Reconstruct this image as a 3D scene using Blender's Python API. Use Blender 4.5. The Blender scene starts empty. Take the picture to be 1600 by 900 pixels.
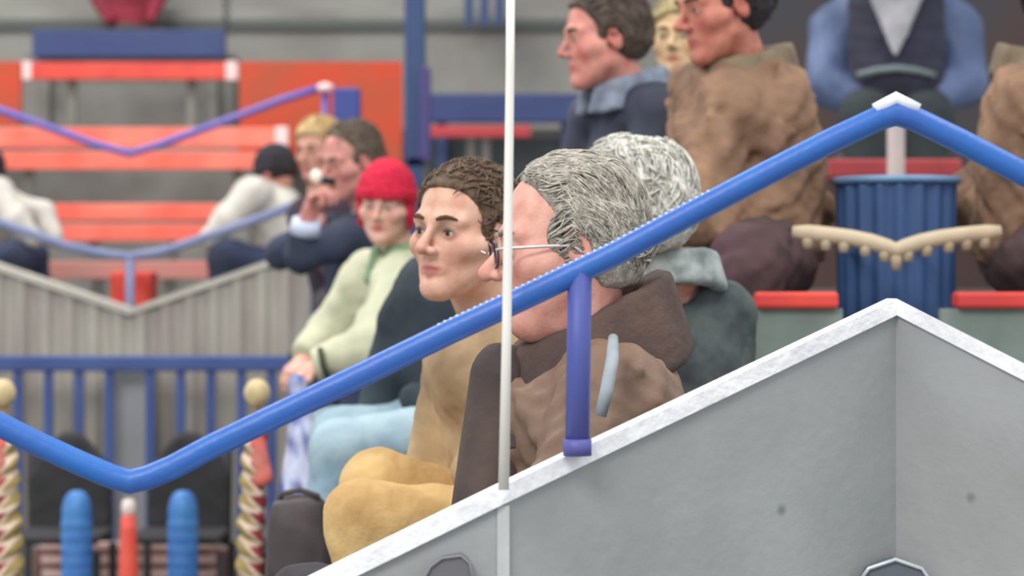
import bpy, math, random
import numpy as np
random.seed(7); np.random.seed(7)
S = bpy.context.scene
COL = S.collection
F = 3712.0            # focal length in pixels of the 1600x900 frame
ZC = 1.30             # camera height
# ---------------------------------------------------------------- camera
cam = bpy.data.cameras.new('camera'); cam_o = bpy.data.objects.new('camera', cam); COL.objects.link(cam_o)
cam_o.location = (0, 0, ZC); cam_o.rotation_euler = (math.pi/2, 0, 0)
cam.sensor_width = 36; cam.lens = F/1600*36; cam.clip_start = .05; cam.clip_end = 100
cam.dof.use_dof = True; cam.dof.focus_distance = 3.3; cam.dof.aperture_fstop = 4.6
S.camera = cam_o
# ---------------------------------------------------------------- light
def srgb(r, g, b):
    return tuple(((c/255)/12.92 if c/255 <= .04045 else ((c/255+.055)/1.055)**2.4) for c in (r, g, b))
w = bpy.data.worlds.new('world'); S.world = w; w.use_nodes = True
w.node_tree.nodes['Background'].inputs[0].default_value = (.90, .95, 1.0, 1)
w.node_tree.nodes['Background'].inputs[1].default_value = .74
def area(name, loc, target, sx, sy, power, color=(1, .96, .92)):
    l = bpy.data.lights.new(name, 'AREA'); l.shape = 'RECTANGLE'; l.size = sx; l.size_y = sy
    l.energy = power; l.color = color
    o = bpy.data.objects.new(name, l); COL.objects.link(o); o.location = loc
    from mathutils import Vector
    d = Vector(target)-Vector(loc); o.rotation_euler = d.to_track_quat('-Z', 'Y').to_euler()
area('rink_ceiling_light', (-3.5, -3, 7.5), (0, 4.5, 1), 4, 3, 420)
area('stand_ceiling_light', (-3.5, 9.0, 7.5), (-1.0, 11.5, 1.2), 5, 3, 330)
area('front_ceiling_light', (3.0, 3.2, 6.5), (.4, 4, 1), 4, 2, 110)
S.view_settings.view_transform = 'Standard'; S.view_settings.look = 'None'
S.view_settings.gamma = 1; S.view_settings.use_curve_mapping = False
S.view_settings.exposure = 0.42

# ---------------------------------------------------------------- helpers
def P(px, py, Y):
    return np.array(((px-800)/F*Y, Y, ZC-(py-450)/F*Y))
def nrm(v):
    v = np.asarray(v, float); return v/np.linalg.norm(v)

MATS = {}
def mat(name, rgb, rgb2=None, scale=8, rough=.7, bump=0, bscale=60, metal=0, spec=.4, stretch=(1, 1, 1), attr=False, contrast=(.35, .65)):
    if name in MATS: return MATS[name]
    m = bpy.data.materials.new(name); m.use_nodes = True; nt = m.node_tree; n = nt.nodes; L = nt.links
    b = n['Principled BSDF']; b.inputs['Roughness'].default_value = rough; b.inputs['Metallic'].default_value = metal
    b.inputs['Specular IOR Level'].default_value = spec
    tc = n.new('ShaderNodeTexCoord'); mp = n.new('ShaderNodeMapping'); mp.inputs['Scale'].default_value = stretch
    L.new(tc.outputs['Object'], mp.inputs[0])
    no = n.new('ShaderNodeTexNoise'); no.inputs['Scale'].default_value = scale; no.inputs['Detail'].default_value = 5
    L.new(mp.outputs[0], no.inputs['Vector'])
    cr = n.new('ShaderNodeValToRGB'); cr.color_ramp.elements[0].position = contrast[0]; cr.color_ramp.elements[1].position = contrast[1]
    c1 = srgb(*rgb); c2 = srgb(*(rgb2 or rgb))
    cr.color_ramp.elements[0].color = (*c1, 1); cr.color_ramp.elements[1].color = (*c2, 1)
    L.new(no.outputs['Fac'], cr.inputs[0])
    if attr:
        a = n.new('ShaderNodeAttribute'); a.attribute_name = 'Col'
        mx = n.new('ShaderNodeMixRGB'); mx.blend_type = 'MULTIPLY'; mx.inputs[0].default_value = 1
        L.new(a.outputs['Color'], mx.inputs[1]); L.new(cr.outputs[0], mx.inputs[2]); L.new(mx.outputs[0], b.inputs['Base Color'])
    else:
        L.new(cr.outputs[0], b.inputs['Base Color'])
    if bump:
        n2 = n.new('ShaderNodeTexNoise'); n2.inputs['Scale'].default_value = bscale; n2.inputs['Detail'].default_value = 4
        L.new(mp.outputs[0], n2.inputs['Vector'])
        bp = n.new('ShaderNodeBump'); bp.inputs['Strength'].default_value = bump; bp.inputs['Distance'].default_value = .01
        L.new(n2.outputs['Fac'], bp.inputs['Height']); L.new(bp.outputs[0], b.inputs['Normal'])
    MATS[name] = m; return m

def thing(name, label, cat, loc=(0, 0, 0), group=None):
    o = bpy.data.objects.new(name, None); COL.objects.link(o); o.location = tuple(loc); o.empty_display_size = .1
    o['label'] = label; o['category'] = cat
    if group: o['group'] = group
    return o
def tag(o, label, cat, group=None):
    o['label'] = label; o['category'] = cat
    if group: o['group'] = group
    return o
def root_loc(o):
    v = np.zeros(3)
    while o is not None:
        v += np.array(o.location); o = o.parent
    return v
def mesh_obj(name, V, Fs, m, parent=None, smooth=True, col=None, origin=None):
    V = np.asarray(V, float)
    if parent is not None: off = root_loc(parent); loc = (0, 0, 0)
    else:
        off = np.array(origin) if origin is not None else np.array((V[:, 0].mean(), V[:, 1].mean(), V[:, 2].min())); loc = tuple(off)
    me = bpy.data.meshes.new(name); me.from_pydata((V-off).tolist(), [], [list(map(int, f)) for f in Fs]); me.update()
    if smooth: me.polygons.foreach_set('use_smooth', [True]*len(me.polygons))
    if col is not None:
        a = me.color_attributes.new('Col', 'FLOAT_COLOR', 'POINT')
        c = np.ones((len(V), 4), np.float32); c[:, :3] = col; a.data.foreach_set('color', c.ravel())
    me.materials.append(m)
    o = bpy.data.objects.new(name, me); COL.objects.link(o)
    if parent is not None: o.parent = parent
    o.location = loc
    return o
class G:
    """collector of simple geometry, built as one mesh"""
    def __init__(s): s.v = []; s.f = []
    def add(s, V, Fs):
        k = len(s.v); s.v += [tuple(map(float, p)) for p in V]; s.f += [[k+i for i in f] for f in Fs]; return s
    def hexa(s, p):   # 8 points: bottom 4, top 4
        return s.add(p, [(0, 3, 2, 1), (4, 5, 6, 7), (0, 1, 5, 4), (1, 2, 6, 5), (2, 3, 7, 6), (3, 0, 4, 7)])
    def box(s, a, b):
        x0, y0, z0 = a; x1, y1, z1 = b
        return s.hexa([(x0, y0, z0), (x1, y0, z0), (x1, y1, z0), (x0, y1, z0), (x0, y0, z1), (x1, y0, z1), (x1, y1, z1), (x0, y1, z1)])
    def pbox(s, x0, y0, x1, y1, Y, d):   # box whose front face spans the given view rectangle at depth Y
        a = P(x0, y1, Y); b = P(x1, y0, Y); return s.box((a[0], Y, a[2]), (b[0], Y+d, b[2]))
    def tube(s, pts, r, n=16, closed=False):
        pts = [np.array(p, float) for p in pts]; N = len(pts)
        rs = r if hasattr(r, '__len__') else [r]*N
        V = []; Fs = []; ref = None
        for i, p in enumerate(pts):
            if closed: t = pts[(i+1) % N]-pts[i-1]
            else: t = pts[min(i+1, N-1)]-pts[max(i-1, 0)]
            t = nrm(t)
            if ref is None:
                a = np.array((0, 0, 1.)) if abs(t[2]) < .8 else np.array((1., 0, 0)); ref = nrm(np.cross(t, a))
            else: ref = nrm(ref-t*np.dot(ref, t))
            u = ref; w_ = np.cross(t, u)
            for k in range(n):
                a = 2*math.pi*k/n; V.append(p+rs[i]*(math.cos(a)*u+math.sin(a)*w_))
        M = N if closed else N-1
        for i in range(M):
            j = (i+1) % N
            for k in range(n):
                l = (k+1) % n; Fs.append((i*n+k, i*n+l, j*n+l, j*n+k))
        if not closed: Fs.append(tuple(range(n))[::-1]); Fs.append(tuple((N-1)*n+k for k in range(n)))
        return s.add(V, Fs)
    def ball(s, c, r, n=16):
        r = np.array(r if hasattr(r, '__len__') else (r, r, r), float); V = []; Fs = []; m = n
        for i in range(1, m):
            th = math.pi*i/m
            for k in range(n):
                a = 2*math.pi*k/n; V.append(np.array(c)+r*np.array((math.sin(th)*math.cos(a), math.sin(th)*math.sin(a), math.cos(th))))
        for i in range(m-2):
            for k in range(n):
                l = (k+1) % n; Fs.append((i*n+k, (i+1)*n+k, (i+1)*n+l, i*n+l))
        Fs.append(tuple(range(n))); Fs.append(tuple((m-2)*n+k for k in range(n))[::-1])
        return s.add(V, Fs)
    def lathe(s, c, prof, n=32, rib=None):
        V = []; Fs = []
        for (r, z) in prof:
            for k in range(n):
                a = 2*math.pi*k/n; rr = r*(rib(a) if rib else 1)
                V.append((c[0]+rr*math.cos(a), c[1]+rr*math.sin(a), c[2]+z))
        for i in range(len(prof)-1):
            for k in range(n):
                l = (k+1) % n; Fs.append((i*n+k, i*n+l, (i+1)*n+l, (i+1)*n+k))
        Fs.append(tuple(range(n))[::-1]); Fs.append(tuple((len(prof)-1)*n+k for k in range(n)))
        return s.add(V, Fs)
    def build(s, name, m, parent=None, smooth=False, bevel=0, origin=None):
        o = mesh_obj(name, s.v, s.f, m, parent, smooth, origin=origin)
        if bevel:
            b = o.modifiers.new('bevel', 'BEVEL'); b.width = bevel; b.segments = 2; b.limit_method = 'ANGLE'
        return o
def struct(o): o['kind'] = 'structure'; return o

# ---------------------------------------------------------------- implicit surfaces
def ell(p, c, r, R=None):
    q = p-np.asarray(c)
    if R is not None: q = q@np.asarray(R).T
    r = np.asarray(r, float); k0 = np.sqrt(((q/r)**2).sum(1)); k1 = np.sqrt(((q/(r*r))**2).sum(1))+1e-9
    return k0*(k0-1)/k1
def cap(p, a, b, ra, rb):
    a = np.asarray(a, float); b = np.asarray(b, float); ab = b-a
    t = np.clip(((p-a)@ab)/(ab@ab+1e-12), 0, 1)
    return np.sqrt(((p-a-t[:, None]*ab)**2).sum(1))-(ra+(rb-ra)*t)
def smin(a, b, k):
    h = np.maximum(k-np.abs(a-b), 0)/k; return np.minimum(a, b)-h*h*k*.25
def smax(a, b, k): return -smin(-a, -b, k)
def wob(p, s, seed=0):
    rs = np.random.RandomState(seed); o = 0
    for i in range(5):
        k = rs.normal(size=3)*s*(1+.5*i); ph = rs.rand(3)*6.28
        q = p@k+ph[0]; o = o+np.sin(q+1.3*np.sin(p@(rs.normal(size=3)*s)+ph[1]))/(1+.4*i)
    return o/3
def nets(f, lo, hi, h):
    lo = np.asarray(lo, float); hi = np.asarray(hi, float); B = 6
    nb = np.maximum(np.ceil((hi-lo)/(h*B)).astype(int), 1); n = nb*B
    ax = [lo[i]+h*np.arange(n[i]) for i in range(3)]
    cx = [lo[i]+h*B*(np.arange(nb[i])+.5)-h/2 for i in range(3)]
    C = np.stack(np.meshgrid(*cx, indexing='ij'), -1).reshape(-1, 3)
    dc = f(C); V = np.repeat(np.repeat(np.repeat(dc.reshape(nb), B, 0), B, 1), B, 2)
    act = np.where(np.abs(dc) < h*B*1.9+.012)[0]
    off = np.stack(np.meshgrid(*[np.arange(B)]*3, indexing='ij'), -1).reshape(-1, 3)
    bi = np.stack(np.unravel_index(act, nb), -1)*B
    for s in range(0, len(bi), 1500):
        idx = (bi[s:s+1500, None, :]+off[None]).reshape(-1, 3)
        V[idx[:, 0], idx[:, 1], idx[:, 2]] = f(lo+h*idx)
    V[0] = V[-1] = np.maximum(V[0], h); V[:, 0] = np.maximum(V[:, 0], h); V[:, -1] = np.maximum(V[:, -1], h)
    V[:, :, 0] = np.maximum(V[:, :, 0], h); V[:, :, -1] = np.maximum(V[:, :, -1], h); V[-1] = np.maximum(V[-1], h)
    sg = V < 0; nx, ny, nz = n
    cnt = np.zeros((nx-1, ny-1, nz-1), np.int8)
    for dx in (0, 1):
        for dy in (0, 1):
            for dz in (0, 1): cnt += sg[dx:nx-1+dx, dy:ny-1+dy, dz:nz-1+dz]
    cells = np.stack(np.where((cnt > 0) & (cnt < 8)), -1)
    vid = -np.ones(cnt.shape, int); vid[cells[:, 0], cells[:, 1], cells[:, 2]] = np.arange(len(cells))
    acc = np.zeros((len(cells), 3)); num = np.zeros(len(cells))
    cor = [(i, j, k) for i in (0, 1) for j in (0, 1) for k in (0, 1)]
    for a in cor:
        for axis in range(3):
            if a[axis]: continue
            b = list(a); b[axis] = 1
            ia = cells+np.array(a); ib = cells+np.array(b)
            va = V[ia[:, 0], ia[:, 1], ia[:, 2]]; vb = V[ib[:, 0], ib[:, 1], ib[:, 2]]
            m = (va < 0) != (vb < 0); t = np.where(m, va/np.where(m, va-vb, 1), 0)
            pt = np.tile(np.array(a, float), (len(cells), 1)); pt[:, axis] = t
            acc += pt*m[:, None]; num += m
    verts = lo+h*(cells+acc/np.maximum(num, 1)[:, None])
    Fs = []
    for axis in range(3):
        sl0 = [slice(1, -1)]*3; sl0[axis] = slice(0, n[axis]-1); sl1 = list(sl0); sl1[axis] = slice(1, n[axis])
        A = sg[tuple(sl0)]; Bq = sg[tuple(sl1)]; d = np.stack(np.where(A != Bq), -1)
        if not len(d): continue
        inside = A[d[:, 0], d[:, 1], d[:, 2]]
        base = d.copy(); o1 = (axis+1) % 3; o2 = (axis+2) % 3
        g = d.copy(); g[:, o1] += 1; g[:, o2] += 1
        def c(a, b):
            q = g.copy(); q[:, o1] -= a; q[:, o2] -= b; return vid[q[:, 0], q[:, 1], q[:, 2]]
        qd = np.stack([c(1, 1), c(0, 1), c(0, 0), c(1, 0)], -1)
        qd[~inside] = qd[~inside][:, ::-1]
        Fs.append(qd)
    return verts, (np.concatenate(Fs) if Fs else np.zeros((0, 4), int))
def iso(name, f, pts, pad, h, m, parent=None, colf=None):
    pts = np.array(pts); V, Fs = nets(f, pts.min(0)-pad, pts.max(0)+pad, h)
    return mesh_obj(name, V, Fs, m, parent, True, colf(V) if colf else None)

# ---------------------------------------------------------------- people
def head_sdf(o):
    ns = o.get('nose', 1.); jw = o.get('jaw', 1.); age = o.get('age', 0); fat = o.get('fat', 0)
    def f(p):
        q = p.copy(); q[:, 1] = np.abs(q[:, 1])
        d = ell(q, (-.014, 0, .040), (.098, .077, .086))
        d = smin(d, ell(q, (.030, 0, -.035), (.058, .056*jw+fat*.006, .078)), .035)
        d = smin(d, cap(q, (.012, .05*jw, -.055), (.062, .012, -.098), .018+fat*.01, .017), .03)     # jaw line
        d = smin(d, ell(q, (.073, 0, -.098), (.019, .022, .018)), .02)                    # chin
        d = smin(d, cap(q, (.055, .050, -.022), (.030, .064, -.018), .020, .016), .025)     # cheek bone
        d = smin(d, cap(q, (.084, .010, .026), (.066, .048, .024), .009, .009), .018)       # brow
        d = smax(d, -ell(q, (.104, .033, .004), (.024, .019, .014)), .014)                 # socket
        d = smin(d, ell(q, (.0712, .032, .003), (.0158, .0150, .0135)), .005)              # lids
        d = smax(d, -ell(q, (.090, .0325, .0015), (.016, .0125, .0045)), .002)
        d = smin(d, cap(q, (.086, 0, .012), (.110+.006*ns, 0, -.026), .0065, .0105*ns), .012)  # nose
        d = smin(d, ell(q, (.099, .011, -.031), (.011, .009*ns, .008)), .008)              # nostril wing
        d = smin(d, cap(q, (.087, .0, -.058), (.077, .022, -.062), .0085, .005), .008)    # upper lip
        d = smin(d, cap(q, (.086, .0, -.070), (.077, .020, -.067), .0085, .005), .006)    # lower lip
        d = smax(d, -cap(q, (.099, 0, -.064), (.086, .022, -.0645), .0035, .003), .004)   # mouth
        if age:
            d = smax(d, -cap(q, (.088, .024, -.036), (.078, .034, -.066), .0022*age, .002*age), .006)
            d = smin(d, cap(q, (.055, .012, -.108), (-.01, .03, -.105), .017, .02), .03)
        # ears
        er = np.array(((.96, 0, -.28), (0, 1, 0), (.28, 0, .96)))
        e = ell(q, (-.008, .080, -.004), (.018, .008, .031), er)
        e = smax(e, -ell(q, (-.004, .090, .000), (.010, .008, .019), er), .005)
        d = smin(d, e, .006)
        return d
    return f
def frame(yaw_dir, pitch=0, roll=0):
    """rows: forward, left, up.  yaw_dir is a ground direction, pitch down positive (degrees)"""
    f = nrm((yaw_dir[0], yaw_dir[1], 0)); up = np.array((0, 0, 1.)); l = np.cross(up, f)
    a = math.radians(pitch); f2 = f*math.cos(a)-up*math.sin(a); u2 = np.cross(f2, l)
    b = math.radians(roll); l2 = l*math.cos(b)+u2*math.sin(b); u3 = np.cross(f2, l2)
    return np.array((f2, l2, u3))

def hand_sdf(wrist, d, nrml, curl, s=1., side=1):
    """d: towards the fingers, nrml: out of the palm side"""
    d = nrm(d); nrml = nrm(nrml-d*np.dot(nrml, d)); w_ = np.cross(d, nrml)*side
    R = np.array((d, w_, nrml)); segs = []
    for i, (y, L) in enumerate(((.030, .040), (.010, .045), (-.010, .042), (-.029, .033))):
        p = np.array((.088-abs(y)*.12, y, 0)); a = 0
        for k, sc in enumerate((1., .75, .6)):
            a += curl*(.9 if k else .7)*(1+.08*i); q = p+np.array((math.cos(a), 0, math.sin(a)))*L*sc
            segs.append((p, q, .0088-.0007*k, .0082-.0008*k)); p = q
    a0 = np.array((.022, .030, .004)); a1 = np.array((.052, .052, .014)); a2 = np.array((.078, .054-.02*curl, .018+.016*curl)); a3 = np.array((.098, .046-.03*curl, .020+.02*curl))
    def f(p):
        q = ((p-wrist)@R.T)/s
        dd = ell(q, (.05, 0, -.002), (.052, .040, .016))
        dd = smin(dd, cap(q, (-.05, 0, 0), (.02, 0, 0), .026, .024), .02)
        for (a, b, ra, rb) in ((a0, a1, .014, .011), (a1, a2, .0105, .0095), (a2, a3, .0095, .008)): dd = smin(dd, cap(q, a, b, ra, rb), .006)
        dg = None
        for sg in segs:
            c = cap(q, *sg); dg = c if dg is None else np.minimum(dg, c)
        return smin(dd, dg, .006)*s
    return f, [wrist+R.T@(np.array(v)*s) for v in ((-.05, -.06, -.05), (.2, .06, .1), (-.05, .06, .1), (.2, -.06, -.05))]

SKIN = mat('skin', (255, 255, 255), (240, 228, 224), 40, .55, .12, 200, attr=True)
def person(name_label, head, face, pitch=0, roll=0, s=1., tdir=None, neck=None, pel=None, J=None, hh=.003, ch=.009,
           skin=(214, 160, 140), blush=(205, 120, 105), lips=(176, 96, 90), opt=None, hair=None, hairlen=0, jacket=None, trousers=None,
           shoes=None, hat=None, collar=None, brow=(92, 72, 58), iris=(60, 50, 45), bulk=1., fold=.006, shirt=None, group=None,
           hands=(1, 1), curl=.5, wdir=None, stubble=None, seat=True, foldscale=26):
    opt = opt or {}; J = J or {}; head = np.asarray(head, float)
    T = frame(tdir if tdir is not None else face); H = frame(face, pitch, roll)
    fw, lf, up = T
    nb = np.asarray(neck) if neck is not None else head-up*.19*s-fw*.02
    pl = np.asarray(pel) if pel is not None else nb-up*.50*s-fw*.04
    tz = nrm(nb-pl)
    shw = J.get('shw', .175)*s
    shL = J.get('shL', nb-tz*.065*s+lf*shw); shR = J.get('shR', nb-tz*.065*s-lf*shw)
    elL = J.get('elL', shL-up*.26*s+fw*.06*s+lf*.04); elR = J.get('elR', shR-up*.26*s+fw*.06*s-lf*.04)
    wrL = J.get('wrL', elL+fw*.22*s-up*.05*s-lf*.07); wrR = J.get('wrR', elR+fw*.22*s-up*.05*s+lf*.07)
    if seat:
        hpL = pl+lf*.085*s; hpR = pl-lf*.085*s
        knL = J.get('knL', hpL+fw*.42*s+lf*.05+up*.01); knR = J.get('knR', hpR+fw*.42*s-lf*.05+up*.01)
        anL = J.get('anL', knL-up*.38*s+fw*.02); anR = J.get('anR', knR-up*.38*s+fw*.02)
    root = thing('person', name_label, 'person', (pl[0], pl[1], min(anL[2], anR[2])-.07), group)
    # --- body (skin): head and neck, torso core and hands in one mesh
    hs = head_sdf(opt)
    nk_l = (nb-head)@H.T/s
    def fh(p):
        q = (p-head)@H.T/s; d = hs(q)
        d = smin(d, cap(q, (-.02, 0, -.05), nk_l+np.array((0, 0, 0)), .054, .060), .03)
        return d*s
    L = .15*s
    V, Fs = nets(fh, np.minimum(head-L, nb-.07), np.maximum(head+L, nb+.07), hh)
    q = (V-head)@H.T/s; y = np.abs(q[:, 1])
    base = np.array(srgb(*skin)); bl = np.array(srgb(*blush)); lp = np.array(srgb(*lips))
    c = np.tile(base, (len(V), 1))
    def g(cx, r): return np.exp(-(((np.stack([q[:, 0], y, q[:, 2]], 1)-np.array(cx))/np.array(r))**2).sum(1))
    def mixc(c, k, m): k = np.clip(k, 0, 1)[:, None]; return c*(1-k)+np.array(m)*k
    c = mixc(c, .8*g((.07, .045, -.03), (.03, .02, .024))+.8*g((.115, 0, -.022), (.014, .016, .016))+.7*g((-.005, .088, 0), (.025, .02, .04)), bl)
    c = mixc(c, (.35+.3*wob(q, 60, 3)), bl)
    if stubble is not None:
        c = mixc(c, .6*np.clip((-.045-q[:, 2])/.02, 0, 1)*np.clip((q[:, 2]+.14)/.02, 0, 1)*(q[:, 0] > .0), srgb(*stubble))
    c = mixc(c, 1.6*g((.088, 0, -.064), (.022, .020, .009)), lp)
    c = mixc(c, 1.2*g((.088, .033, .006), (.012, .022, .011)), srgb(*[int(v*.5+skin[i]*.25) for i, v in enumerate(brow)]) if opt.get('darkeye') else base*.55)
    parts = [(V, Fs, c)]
    def torso(p, g_):
        ww = shw/.175
        d = cap(p, pl+tz*.02, pl+tz*.22*s, .105*s*g_, .10*s*g_)
        for sgn in (1, -1):
            d = smin(d, cap(p, pl+tz*.05+lf*.05*sgn*s, pl+tz*.30*s+lf*.075*s*sgn*ww, .10*s*g_, .105*s*g_), .06)
            d = smin(d, cap(p, nb-tz*.03*s+lf*.03*s*sgn, (shL if sgn > 0 else shR)-lf*.03*s*sgn, .052*s*g_, .062*s*g_), .07)
        d = smin(d, cap(p, pl+tz*.30*s+fw*.02, nb-tz*.12*s, .11*s*g_, .085*s*g_), .05)
        return d
    def sleeves(p, g_):
        d = None
        for a, b, c_ in ((shL, elL, wrL), (shR, elR, wrR)):
            e = smin(cap(p, a, b, .062*s*g_, .050*s*g_), cap(p, b, c_, .050*s*g_, .036*s*g_), .02)
            d = e if d is None else np.minimum(d, e)
        return d
    allp = np.array([pl, nb, shL, shR, elL, elR, wrL, wrR])
    V, Fs = nets(lambda p: smin(torso(p, .72), sleeves(p, .70), .03), allp.min(0)-.16, allp.max(0)+.16, .014)
    parts.append((V, Fs, np.tile(base, (len(V), 1))))
    for k, (el, wr, on) in enumerate(((elL, wrL, hands[0]), (elR, wrR, hands[1]))):
        if not on: continue
        dd = nrm(wr-el)
        if wdir is not None and wdir[k] is not None: dd = nrm(wdir[k][0]); nn = np.array(wdir[k][1], float)
        else: nn = -up
        hf, pts = hand_sdf(wr, dd, nn, curl, s, side=(1 if k == 0 else -1))
        pts = np.array(pts); V, Fs = nets(hf, pts.min(0)-.03, pts.max(0)+.03, .0045)
        parts.append((V, Fs, np.tile(base*.6+bl*.4, (len(V), 1))))
    Vs = []; Fa = []; Cs = []; k = 0
    for V, Fs, c in parts: Vs.append(V); Fa.append(Fs+k); Cs.append(c); k += len(V)
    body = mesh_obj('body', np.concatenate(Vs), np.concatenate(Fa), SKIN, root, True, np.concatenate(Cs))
    toW = lambda v: head+H.T@(np.array(v, float)*s)
    # --- eyes and brows
    eyem = mat('eye_white_%d_%d_%d' % iris, (255, 255, 255), rough=.2, attr=True)
    for sg in (1, -1):
        gg = G(); cpos = (.0722, .032*sg, .0025); gg.ball((0, 0, 0), .0118*s, 20)
        V = np.array(gg.v); dirs = V/(.0118*s); ia = np.array((.97, .0, -.05)); ia /= np.linalg.norm(ia)
        cs = dirs@ia; cc = np.where(cs[:, None] > .97, np.array((.01, .01, .01)), np.where(cs[:, None] > .84, np.array(srgb(*iris)), np.array(srgb(205, 195, 188))))
        mesh_obj('eye', toW(cpos)+V@H, gg.f, eyem, root, True, cc)
        bp = [toW((.094-.0*k, (.014+.009*k)*sg, .0255+.004*math.sin(k*.8))) if k < 2 else toW((.094-.005*(k-1), (.014+.009*k)*sg, .0265+.004*math.sin(k*.8))) for k in range(5)]
        G().tube(bp, [.0025*s, .0042*s, .004*s, .0034*s, .0015*s], 8).build('eyebrow', mat('brow_%d_%d_%d' % tuple(brow), brow, rough=.9), root, True)
    # --- hair
    if hair is not None:
        hcol, hcol2, style = hair
        def fhair(p):
            q = (p-head)@H.T/s; q0 = q.copy(); q0[:, 1] = np.abs(q0[:, 1])
            th = style.get('thick', .012)
            d = ell(q0, (-.018, 0, .042), (.098+th, .077+th, .087+th))
            d = smin(d, ell(q0, (-.05, 0, -.01+style.get('nape', 0)), (.055+th, .06+th, .06)), .04)
            st = style.get('wave', .004)
            d = d+st*wob(q*np.array((1, 1, .6)), 42, 5)+st*.5*wob(q*np.array((1.2, 1, .5)), 110, 6)
            top = style.get('line', .085)-q0[:, 2]-.25*np.clip(-q0[:, 0]+.06, 0, 1)
            back = q0[:, 0]-style.get('side', .012)-.6*np.clip(q0[:, 2], 0, .1)
            reg = smin(top, back, .02)
            reg = smax(reg, style.get('low', -.055)-q0[:, 2], .01)
            face_cut = ell(q0, (.092, 0, .0), (.055+style.get('fx', 0), .068, style.get('fh', .075)))
            reg = smax(reg, -face_cut, .01)
            ear = ell(q0, (-.002, .085, -.008), (.022, .03, .036))
            reg = smax(reg, -ear, .008) if style.get('ears', True) else reg
            d = smax(d, reg, .012)
            if style.get('side_burn', True):
                d = smin(d, ell(q0, (.022, .071, .012), (.012, .008, .028)), .008)
            return d*s
        LL = .15*s
        V, Fs = nets(fhair, head-LL, head+LL, hh)
        cc = np.array(srgb(*hcol))[None]*np.ones((len(V), 1)); q = (V-head)@H.T/s
        kk = np.clip(.5+.7*wob(q*np.array((1, 1, .5)), 70, 11), 0, 1)[:, None]; cc = cc*(1-kk)+np.array(srgb(*hcol2))*kk
        if style.get('locks', 500):
            rs = np.random.RandomState(len(name_label)); LV = []; LF = []; LC = []; nv = len(V)
            pick = V[rs.choice(len(V), style.get('locks', 500))]; e_r = np.array((.11, .09, .10)); Lk = style.get('len', .05)
            swirl = style.get('swirl', .35)
            for p0 in pick:
                x = (p0-head)@H.T/s; k0 = np.sqrt((((x-(-.018, 0, .042))/e_r)**2).sum())
                if x[2] < -.03 or x[0] > style.get('fwdmax', .06): continue
                w0 = rs.normal(size=3)*swirl; seg = []
                for t in range(6):
                    n_ = nrm((x-(-.018, 0, .042))/e_r**2); dd = np.array((-.7, .25*np.sign(x[1]), (.15 if x[0] > .0 else -.8) if x[2] < .1 else -.1))+w0+.25*np.sin(t*1.1+w0*9)
                    dd = nrm(dd-n_*np.dot(dd, n_)); seg.append(x+n_*(.0015+.002*math.sin(t/5*math.pi)))
                    x = x+dd*Lk/5; r_ = np.sqrt((((x-(-.018, 0, .042))/e_r)**2).sum()); x = (-.018, 0, .042)+(x-(-.018, 0, .042))*(k0/r_)
                gt = G().tube([toW(v) for v in seg], list(np.array((.001, .0028, .003, .0026, .0018, .0006))*s*style.get('fine', .7)), 5)
                LF += [[i+nv for i in f] for f in gt.f]; LV += gt.v; nv += len(gt.v)
                m_ = rs.rand(); LC += [np.array(srgb(*hcol))*m_*1.12+np.array(srgb(*hcol2))*(1-m_)]*len(gt.v)
            if LV: V = np.concatenate([V, np.array(LV)]); cc = np.concatenate([cc, np.array(LC)]); Fs = [list(f) for f in Fs]+LF
        mesh_obj('hair', V, Fs, mat('hair', (255, 255, 255), (205, 205, 205), 120, .75, .5, 260, attr=True, stretch=(1, 1, .5)), root, True, cc)
    if hat is not None:
        hc, hc2, hl = hat
        def fhat(p):
            q = (p-head)@H.T/s
            th = .016; a = np.arctan2(q[:, 1], q[:, 0]+.018)
            d = ell(q, (-.018, 0, .046), (.098+th, .079+th, .092+th+hl.get('tall', 0)))
            cut = hl.get('line', .035)-q[:, 2]+.20*q[:, 0]*hl.get('tilt', 1)
            ribs = .0022*np.sin(a*34)
            band = np.abs(cut+.017)-.018
            d2 = smax(d-.006, band, .006)
            d = smin(smax(d, cut, .008), d2, .004)+ribs
            if hl.get('flap'):
                q0 = q.copy(); q0[:, 1] = np.abs(q0[:, 1])
                d = smin(d, ell(q0, (-.012, .083, -.02), (.034, .014, .06)), .02)
            return d*s
        V, Fs = nets(fhat, head-.16*s, head+.19*s, hh)
        ht = mesh_obj('knit_hat', V, Fs, mat('knit_%d_%d_%d' % tuple(hc), hc, hc2, 60, .95, .5, 150), root)
    # --- jacket
    if jacket is not None:
        jm = jacket
        def fj(p):
            d = smin(torso(p, bulk), sleeves(p, bulk*1.08), .035)
            d = d+fold*wob(p*np.array((1, 1, .65)), foldscale, 21)+fold*.55*wob(p, foldscale*2.2, 22)
            d = smax(d, -cap(p, nb-tz*.01, nb+tz*.2, .062*s, .09*s), .012)
            for wr, el in ((wrL, elL), (wrR, elR)):
                dv = nrm(wr-el)
                if not hands[0] and not hands[1]: continue
                d = smax(d, np.where(((p-wr)**2).sum(1) < .1**2, (p-wr)@dv-.005, -1.), .006)
            return d
        V, Fs = nets(fj, allp.min(0)-.2, allp.max(0)+.2, ch); mesh_obj('jacket', V, Fs, jm, root)
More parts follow.
